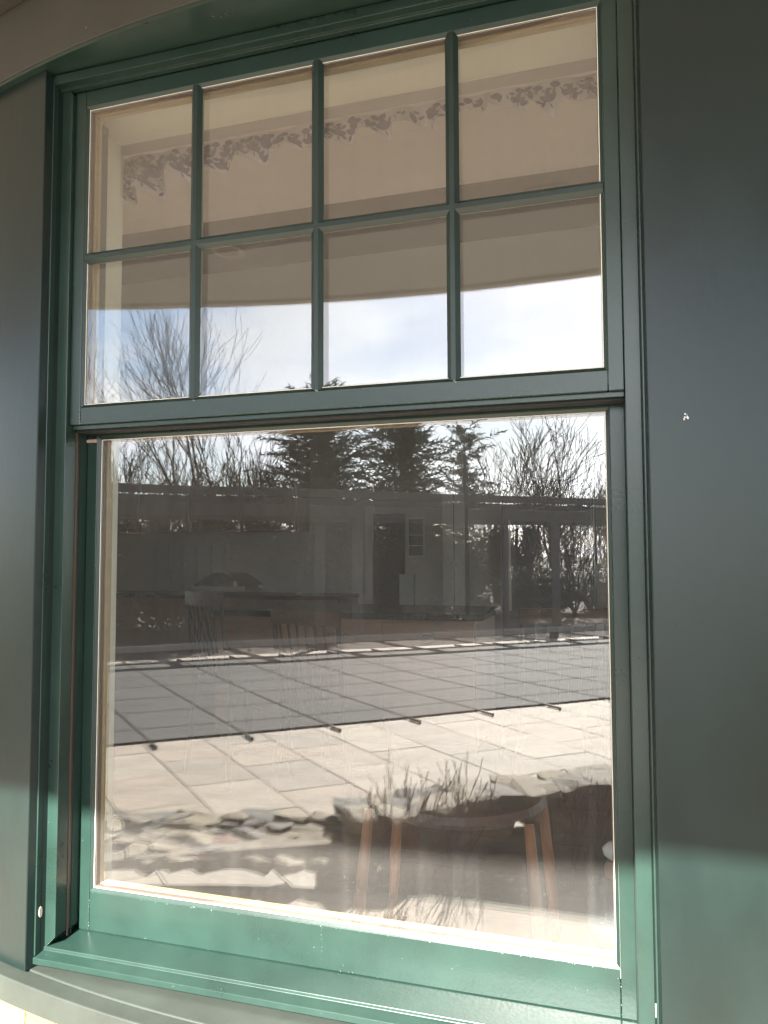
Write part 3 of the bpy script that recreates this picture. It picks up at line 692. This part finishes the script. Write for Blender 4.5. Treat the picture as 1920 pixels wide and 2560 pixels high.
for sx, sy in lg: MB().tube([(.62+sx*.235,1.0+sy*.17,ZI+.525),(.62+sx*.258,1.0+sy*.185,ZI+.27),(.62+sx*.275,1.0+sy*.20,ZI)], [.014,.018,.013], 12).build('leg', STOOLW, stl, smooth=True)
for sx, z in ((-1,.12),(1,.12)): MB().tube([(.62+sx*.262,.82,ZI+z),(.62+sx*.262,1.18,ZI+z)], .013, 8).build('stretcher', STOOLW, stl, smooth=True)
c2 = chair('spindle_chair', (0,0,0), 0, CHAIRW, 'x', hw=.235); c2.location = (-.35,2.5,ZI); c2.rotation_euler.z = R_(160); c2['label'] = 'brown wooden spindle chair drawn up to the kitchen island'
c3 = dup(c2); c3.location = (.75,2.9,ZI); c3.rotation_euler.z = R_(200); c3['label'] = 'brown wooden spindle chair standing alone past the island end'
c4 = chair('black_chair', (-1.05,2.75,ZI), R_(150), CHAIRD, 'black painted spindle chair in front of the island drawers', hgt=1.05, seat=.6, hw=.2)
jt = empty('side_stool', (1.095,.48,ZI), 'small round dark stool by the window carrying a jar', 'stool')
m = MB(); m.lathe((1.095,.48,-1.20), [(0,0),(.13,0),(.135,-.012),(.13,-.025),(0,-.025)], 24); m.build('top', DARKW, jt)
for k in range(3):
    t = 2*math.pi*k/3+.4; MB().tube([(1.095+.07*math.cos(t),.48+.07*math.sin(t),-1.22),(1.095+.11*math.cos(t),.48+.11*math.sin(t),ZI)], .012, 8).build('leg', DARKW, jt)
jr = empty('glazed_jar', (1.095,.48,-1.20), 'round blue-grey jar with white porcelain knob on a stool', 'jar')
m = MB(); m.lathe((1.095,.48,-1.199), [(0,0),(.055,0),(.07,.03),(.072,.08),(.055,.125),(.03,.14),(.026,.15)], 24); m.build('jar_body', JARG, jr, smooth=True)
m = MB(); m.lathe((1.095,.48,-1.05), [(.028,0),(.03,.02),(.022,.035)], 20); m.build('collar', CABW, jr, smooth=True)
m = MB(); m.lathe((1.095,.48,-1.015), [(.018,0),(.032,.012),(.034,.024),(.022,.036),(0,.04)], 20); m.build('knob', PORC, jr, smooth=True)

# ------------------------------------------------------------------ stone wall and near bed
sw = empty('stone_wall', (-.3,-2.3,ZP), 'low dry-laid fieldstone wall curving from the porch edge to the paving', 'stone wall')
random.seed(8)
variants = []
for q in range(7):
    bm = bmesh.new(); bmesh.ops.create_icosphere(bm, subdivisions=2, radius=.5)
    for v in bm.verts:
        d = v.co.normalized(); k = 1+.22*math.sin(d.x*3.1+q*1.7)*math.cos(d.y*2.7+q)+.12*math.sin(d.z*5+q*2.3+d.x*4)
        v.co = Vector((math.copysign(abs(d.x)**.62, d.x), math.copysign(abs(d.y)**.62, d.y), math.copysign(abs(d.z)**.5, d.z)))*.5*k
    me = bpy.data.meshes.new('stone'); bm.to_mesh(me); bm.free(); me.materials.append(STONE)
    variants.append(me)
def stone(x, y, z, sx, sy, sz, rz=0):
    o = bpy.data.objects.new('stone', random.choice(variants)); col.objects.link(o); o.parent = sw
    b = BASE[sw.name]; o.location = (x-b.x, y-b.y, z-b.z); o.scale = (sx,sy,sz); o.rotation_euler = (random.uniform(-.12,.12), random.uniform(-.12,.12), rz+random.uniform(-.3,.3))
ZW = -1.69
inn = [Vector(p) for p in ((-.25,-2.22),(.0,-2.35),(.345,-2.73),(1.03,-3.25),(2.2,-4.1),(3.2,-4.8))]
for seg in range(len(inn)-1):
    A, B = inn[seg], inn[seg+1]; d = (B-A); ln = d.length; d.normalize(); nrm = Vector((d.y,-d.x)); nrm = nrm if nrm.y < 0 else -nrm
    t = 0
    while t < ln:
        sz = random.uniform(.16,.34); p = A+d*(t+sz/2); rz = math.atan2(d.y,d.x)
        q = p+nrm*.11; stone(q.x,q.y,ZW, sz*1.08,.26,.075, rz)
        q = p+nrm*.30; stone(q.x+random.uniform(-.03,.03),q.y,ZW-.012, sz*1.0,.24,.07, rz)
        for zz in (-1.765,-1.85,-1.935,-2.02,-2.09):
            q = p+nrm*(.10+random.uniform(-.01,.02))+d*random.uniform(-.08,.08); stone(q.x,q.y,zz, sz*1.15,.24,.10, rz)
        t += sz
# broad rubble shoulder between the wall end and the porch edge
for j in range(6):
    for i in range(10):
        x = -1.86+i*.175+(j % 2)*.09+random.uniform(-.03,.03)
        ynear = porch_edge(x)-.05; yfar = min(-1.72-.80*(x+1.3), ynear-.45)
        f_ = (j+.5)/6; y = yfar+(ynear-yfar)*f_
        if x > -.30+.14*f_: continue
        s = random.uniform(.18,.25); dy = (ynear-yfar)/6*1.5
        stone(x, y+random.uniform(-.02,.02), -1.775-.085*f_+random.uniform(-.006,.006), s*1.25, max(.15,dy), random.uniform(.06,.085), random.uniform(-.5,.5))
core_ = MB(); core_.add([(-1.9,porch_edge(-1.9)-.02,-1.858),(-.22,porch_edge(-.22)-.02,-1.858),(-.30,-2.20,-1.772),(-.5,-2.42,-1.776),(-1.9,-1.9,-1.776)], [(0,1,2),(0,2,3),(0,3,4)])
core_.build('rubble_fill', MORTAR2, sw)
fm = MB()   # inner return face of the shoulder
fm.loft([(-.36,porch_edge(-.2)-.01,-2.12),(-.24,porch_edge(-.2)-.01,-2.12),(-.24,porch_edge(-.2)-.01,-1.88),(-.36,porch_edge(-.2)-.01,-1.88)], [(-.40,-2.30,-2.12),(-.28,-2.30,-2.12),(-.28,-2.30,-1.76),(-.40,-2.30,-1.76)])
fm.build('return_face', MORTAR2, sw)
nb_ = MB(); nb_.add([(-3,-1.2,-2.105),(-.4,-2.75,-2.105),(.4,-3.3,-2.105),(3.4,-5.3,-2.105),(3.6,-1.2,-2.105)], [(0,1,2,3,4)])
struct(nb_.build('planting_bed', SOIL))

# ------------------------------------------------------------------ plants
def grow(tm, wm, p, d, ln, r, lev, rnd, spread=.55, kids=(3,3,4), up=.08, minr=.006, seg=4):
    pts = [p.copy()]; rad = [r]; q = p.copy(); dd = d.copy()
    for s in range(seg):
        dd = (dd+Vector((rnd.gauss(0,.10),rnd.gauss(0,.10),rnd.gauss(0,.06)+up))).normalized(); q = q+dd*(ln/seg); pts.append(q.copy()); rad.append(max(minr, r*(1-.55*(s+1)/seg)))
    (tm if lev < 2 else wm).tube(pts, rad, 7 if lev == 0 else (5 if lev == 1 else 3), cap=False)
    if lev >= len(kids): return
    for k in range(kids[lev]):
        t = rnd.uniform(.35,1.0) if k else 1.0
        i = min(seg, max(1, int(round(t*seg)))); base = pts[i]; bd = (pts[i]-pts[i-1]).normalized()
        ax = Vector((rnd.gauss(0,1),rnd.gauss(0,1),rnd.gauss(0,.5))); ax = (ax-bd*ax.dot(bd)).normalized()
        nd = (bd*math.cos(spread)+ax*math.sin(spread*rnd.uniform(.6,1.3))).normalized()
        grow(tm, wm, base, nd, ln*rnd.uniform(.55,.8), rad[i]*.68, lev+1, rnd, spread, kids, up, minr, seg)
def bare_tree(name, a, b, h, label, seed, kids=(5,5,4,4), spread=.5, r=.10, lean=(0,0), stems=1, minr=.008, up=.08, group=None, z=ZP, pos=None, mats=None, cat='tree', first=.42):
    p = ab(a,b,z-.05) if pos is None else Vector(pos)
    e = empty(name, tuple(p), label, cat, group); rnd = random.Random(seed); tm, wm = MB(), MB()
    for s in range(stems):
        d = Vector((lean[0]+(rnd.gauss(0,.28) if stems > 1 else 0), lean[1]+(rnd.gauss(0,.28) if stems > 1 else 0), 1)).normalized()
        grow(tm, wm, p+Vector((rnd.gauss(0,.04),rnd.gauss(0,.04),0))*(stems > 1), d, h*first, r, 0, rnd, spread, kids, up, minr)
    mt = mats or (BARK, TWIG)
    tm.build('trunk', mt[0], e, smooth=True); wm.build('crown', mt[1], e); return e
bare_tree('bare_tree', 4.0, -14, 8.0, 'tall bare tree with a forked trunk rising behind the pergola', 4, r=.15, spread=.42, kids=(3,5,4,3), minr=.0055)
bare_tree('bare_tree', 1.2, -13.6, 5.2, 'dark leaning bare tree at the pergola end nearest the rubble', 9, r=.10, spread=.6, lean=(.12,.0), minr=.005)
bare_tree('bare_tree', 17.6, -18, 6.8, 'wide spreading bare tree standing alone past the pine', 13, r=.13, spread=.5, kids=(6,5,4,3), minr=.011)
bare_tree('bare_tree', 14.9, -16.5, 6.0, 'slim bare tree between the pine and the spreading tree', 23, r=.08, spread=.42, kids=(5,4,4,3), minr=.009)
bare_tree('bare_tree', 6.6, -21, 9.8, 'tallest slim bare tree far behind the forked one', 31, r=.09, spread=.45, kids=(5,5,4,3), minr=.0055)
bare_tree('bare_tree', 2.5, -19, 8.2, 'thin upright bare tree behind the leaning tree', 37, r=.06, spread=.42, kids=(4,4,4,3), minr=.0055)
th = []
for q, (a, b, h) in enumerate([(2.2,-15,3.6),(3.3,-15.6,3.9),(5.0,-15.2,3.8),(5.9,-16,4.0),(6.9,-15.5,3.4),(13.2,-14.5,3.6),(15.8,-14.8,3.4),(18.0,-15,3.8),(20.5,-17,4.4)]):
    if q < 3: e = bare_tree('bare_shrub', a, b, h, 'multi-stemmed bare thicket shrub behind the pergola', 50+q, kids=(4,4,3), spread=.38, r=.035, stems=7, minr=.009, group='bare thicket shrubs', cat='shrub', first=.55); th.append((e,(a,b)))
    else:
        s = th[q % 3][0]; e = dup(s); e.location = ab(a,b,ZP-.05); e.rotation_euler.z = q*1.7; e.scale = (1,1,h/3.7)

def conifer(name, a, b, h, rw_, label, seed, mt, ragged=.25, dens=1.0, taper=.8):
    p = ab(a,b,ZP-.05); e = empty(name, tuple(p), label, 'tree'); rnd = random.Random(seed)
    tm = MB(); tm.tube([p+Vector((0,0,h*t)) for t in (0,.3,.6,.98)], [.14,.11,.06,.015], 7).build('trunk', BARK, e, smooth=True)
    m = MB(); zt = .35; br = MB()
    while zt < h:
        f_ = zt/h; rad = rw_*(1-f_)**taper+.06
        for k in range(int(9*dens)+2):
            t = rnd.uniform(0,2*math.pi); ln = rad*rnd.uniform(1-ragged*1.6,1+ragged); droop = rnd.uniform(-.3,.35)+.3*f_
            d = Vector((math.cos(t),math.sin(t),droop)).normalized(); o = p+Vector((rnd.gauss(0,.10),rnd.gauss(0,.10),zt+rnd.uniform(-.3,.3)))
            if rnd.random() < .4: br.tube([o, o+d*ln*.9], [.02,.006], 3, cap=False)
            ns = max(4, int(ln*7))
            for s in range(ns):
                q = o+d*(ln*(s+.6)/ns)
                for w_ in range(6):
                    dd = (d*rnd.uniform(.3,1)+Vector((rnd.gauss(0,.6),rnd.gauss(0,.6),rnd.gauss(0,.35)))).normalized()
                    L_ = rnd.uniform(.14,.30); sd = dd.cross(Vector((rnd.gauss(0,1),rnd.gauss(0,1),rnd.gauss(0,1)))).normalized()*rnd.uniform(.010,.024)
                    i = len(m.v); m.v += [tuple(q-sd), tuple(q+sd), tuple(q+dd*L_+sd*.5), tuple(q+dd*L_-sd*.5)]; m.f.append((i,i+1,i+2,i+3))
        zt += .19
    c = m.build('crown', mt, e); br.build('limb', BARK, e); return e
conifer('spruce_tree', 8.66, -18, 7.0, 2.2, 'broad dark spruce with ragged boughs beyond the pool', 2, NEEDLE, ragged=.4, dens=1.6, taper=.28)
conifer('spruce_tree', 11.7, -18.2, 6.7, 1.8, 'slightly shorter dark spruce between the broad spruce and the pine', 6, NEEDLE, ragged=.4, dens=1.6, taper=.28)
conifer('pine_tree', 14.0, -18, 6.3, 1.4, 'loose light green pine with gaps beside the dark spruces', 12, NEEDLE2, ragged=.7, dens=.5, taper=.2)
def bush(name, a, b, rx, h, label, seed, group=None, mt=None):
    p = ab(a,b,ZP-.05); e = empty(name, tuple(p), label, 'shrub', group); rnd = random.Random(seed); m = MB(); st = MB()
    for k in range(6):
        st.tube([p, p+Vector((rnd.gauss(0,rx*.35),rnd.gauss(0,rx*.35),h*.75))], [.03,.012], 4, cap=False)
    cl = [Vector((rnd.uniform(-rx,rx)*.75, rnd.uniform(-rx,rx)*.6, h*rnd.uniform(.03,.9))) for _ in range(30)]
    for c in cl:
        cr2 = rnd.uniform(.28,.5)*rx
        for k in range(190):
            d = Vector((rnd.gauss(0,1),rnd.gauss(0,1),rnd.gauss(0,1))).normalized(); q = p+c+d*cr2*rnd.uniform(.5,1.05)
            if q.z < p.z: continue
            u = Vector((rnd.gauss(0,1),rnd.gauss(0,1),rnd.gauss(0,1))).normalized(); v = u.orthogonal().normalized(); s = rnd.uniform(.05,.11)
            i = len(m.v); m.v += [tuple(q-u*s), tuple(q+v*s*.55), tuple(q+u*s), tuple(q-v*s*.55)]; m.f.append((i,i+1,i+2,i+3))
    st.build('stem', BARK, e); m.build('foliage', mt or LEAF, e); return e
B3 = [bush('evergreen_shrub', 0, -15, 1.25, 3.0, 'dense dark evergreen shrub massed behind the pergola', 70+q, 'evergreen shrubs behind the pergola') for q in range(3)]
spots = [(1.2,-14.6,2.9),(2.5,-14.9,3.0),(3.8,-14.7,2.8),(5.1,-15.0,3.0),(6.4,-14.6,2.9),(7.7,-14.9,3.1),(9.0,-14.6,3.0),(10.3,-14.9,3.0),(11.5,-14.7,2.7),(13.3,-14.3,2.7),(14.9,-15.4,1.5),(16.6,-15.0,1.6),(18.6,-15.5,1.5)]
for q, (a, b, h) in enumerate(spots):
    e = B3[q] if q < 3 else dup(B3[q % 3])
    if a == 13.3: e['label'] = 'narrow dark evergreen shrub standing apart before the bare thicket'
    if a > 14: e['label'] = 'low dark evergreen shrub under the spreading bare trees'; e['group'] = 'low evergreen shrubs'
    e.location = ab(a,b,ZP-.05); e.rotation_euler.z = q*2.1; e.scale = (.62 if a == 13.3 else 1, .62 if a == 13.3 else 1, h/3.0)
# bare shrub in the near bed, in front of the wall
bare_tree('bare_bush', 0, 0, .58, 'red-brown bare twiggy bush in the shaded bed by the stone wall', 81, kids=(3,3,2), spread=.36, r=.014, stems=5, minr=.0020, pos=(.26,-2.50,-2.12), mats=(STEM,STEM), cat='shrub', first=.5, up=.12)
bare_tree('bare_bush', 0, 0, .50, 'smaller bare twiggy bush farther along the stone wall', 85, kids=(3,4,3), spread=.36, r=.010, stems=5, minr=.0018, pos=(.85,-2.85,-2.12), mats=(STEM,STEM), cat='shrub', first=.5, up=.15)
bare_tree('bare_bush', 0, 0, .55, 'lone thin-stemmed bush at the corner of the rubble shoulder', 86, kids=(3,3,3), spread=.35, r=.009, stems=4, minr=.0018, pos=(-.02,-2.27,-2.12), mats=(STEM,STEM), cat='shrub', first=.55, up=.15)
# distant bare woodland
rnd = random.Random(99); m = MB()
for k in range(520):
    a = rnd.uniform(-12,60); b = rnd.uniform(-48,-34); p = ab(a,b,ZP); h = rnd.uniform(3.2,6.2)
    m.tube([p, p+Vector((rnd.gauss(0,.3),rnd.gauss(0,.3),h))], [.05,.012], 3, cap=False)
    for j in range(9):
        o = p+Vector((0,0,h*rnd.uniform(.25,.95))); m.tube([o, o+Vector((rnd.gauss(0,.7),rnd.gauss(0,.7),rnd.uniform(.3,1.2)))], [.02,.008], 3, cap=False)
fw = m.build('distant_woodland', TWIG); fw['kind'] = 'stuff'; tag(fw, 'distant bare brown woodland along the horizon past the garden', 'woodland')

# ------------------------------------------------------------------ pergola
pg = empty('pergola', tuple(ab(6.7,-11.6,ZP)), 'long weathered grey timber pergola on posts beyond the covered pool', 'pergola')
def beam(P, Q, wd, z0, z1, nm):
    P = Vector(P); Q = Vector(Q); d = (Q-P); d.z = 0; d.normalize(); s = Vector((-d.y,d.x,0))*wd/2; m = MB()
    m.loft([P-s+Vector((0,0,z0-P.z)), P+s+Vector((0,0,z0-P.z)), P+s+Vector((0,0,z1-P.z)), P-s+Vector((0,0,z1-P.z))],
           [Q-s+Vector((0,0,z0-Q.z)), Q+s+Vector((0,0,z0-Q.z)), Q+s+Vector((0,0,z1-Q.z)), Q-s+Vector((0,0,z1-Q.z))]); return m.build(nm, WOODG, pg, bevel=.006)
for b in (-11.5,-13.6):
    beam(ab(-2,b), ab(17,b), .12, .58, .86, 'main_beam')
    for a in (1.2, 6.75, 12.35, 16.5):
        p = ab(a,b); MB().box(p.x-.1,p.x+.1,p.y-.1,p.y+.1,ZP-.05,.58).build('post', WOODG, pg, bevel=.01)
for k in range(12): a = -1.6+k*1.6; beam(ab(a,-11.0), ab(a,-14.2), .06, .862, 1.02, 'rafter')
for b in (-11.2,-13.9): beam(ab(-2,b), ab(17,b), .07, 1.022, 1.20, 'purlin')
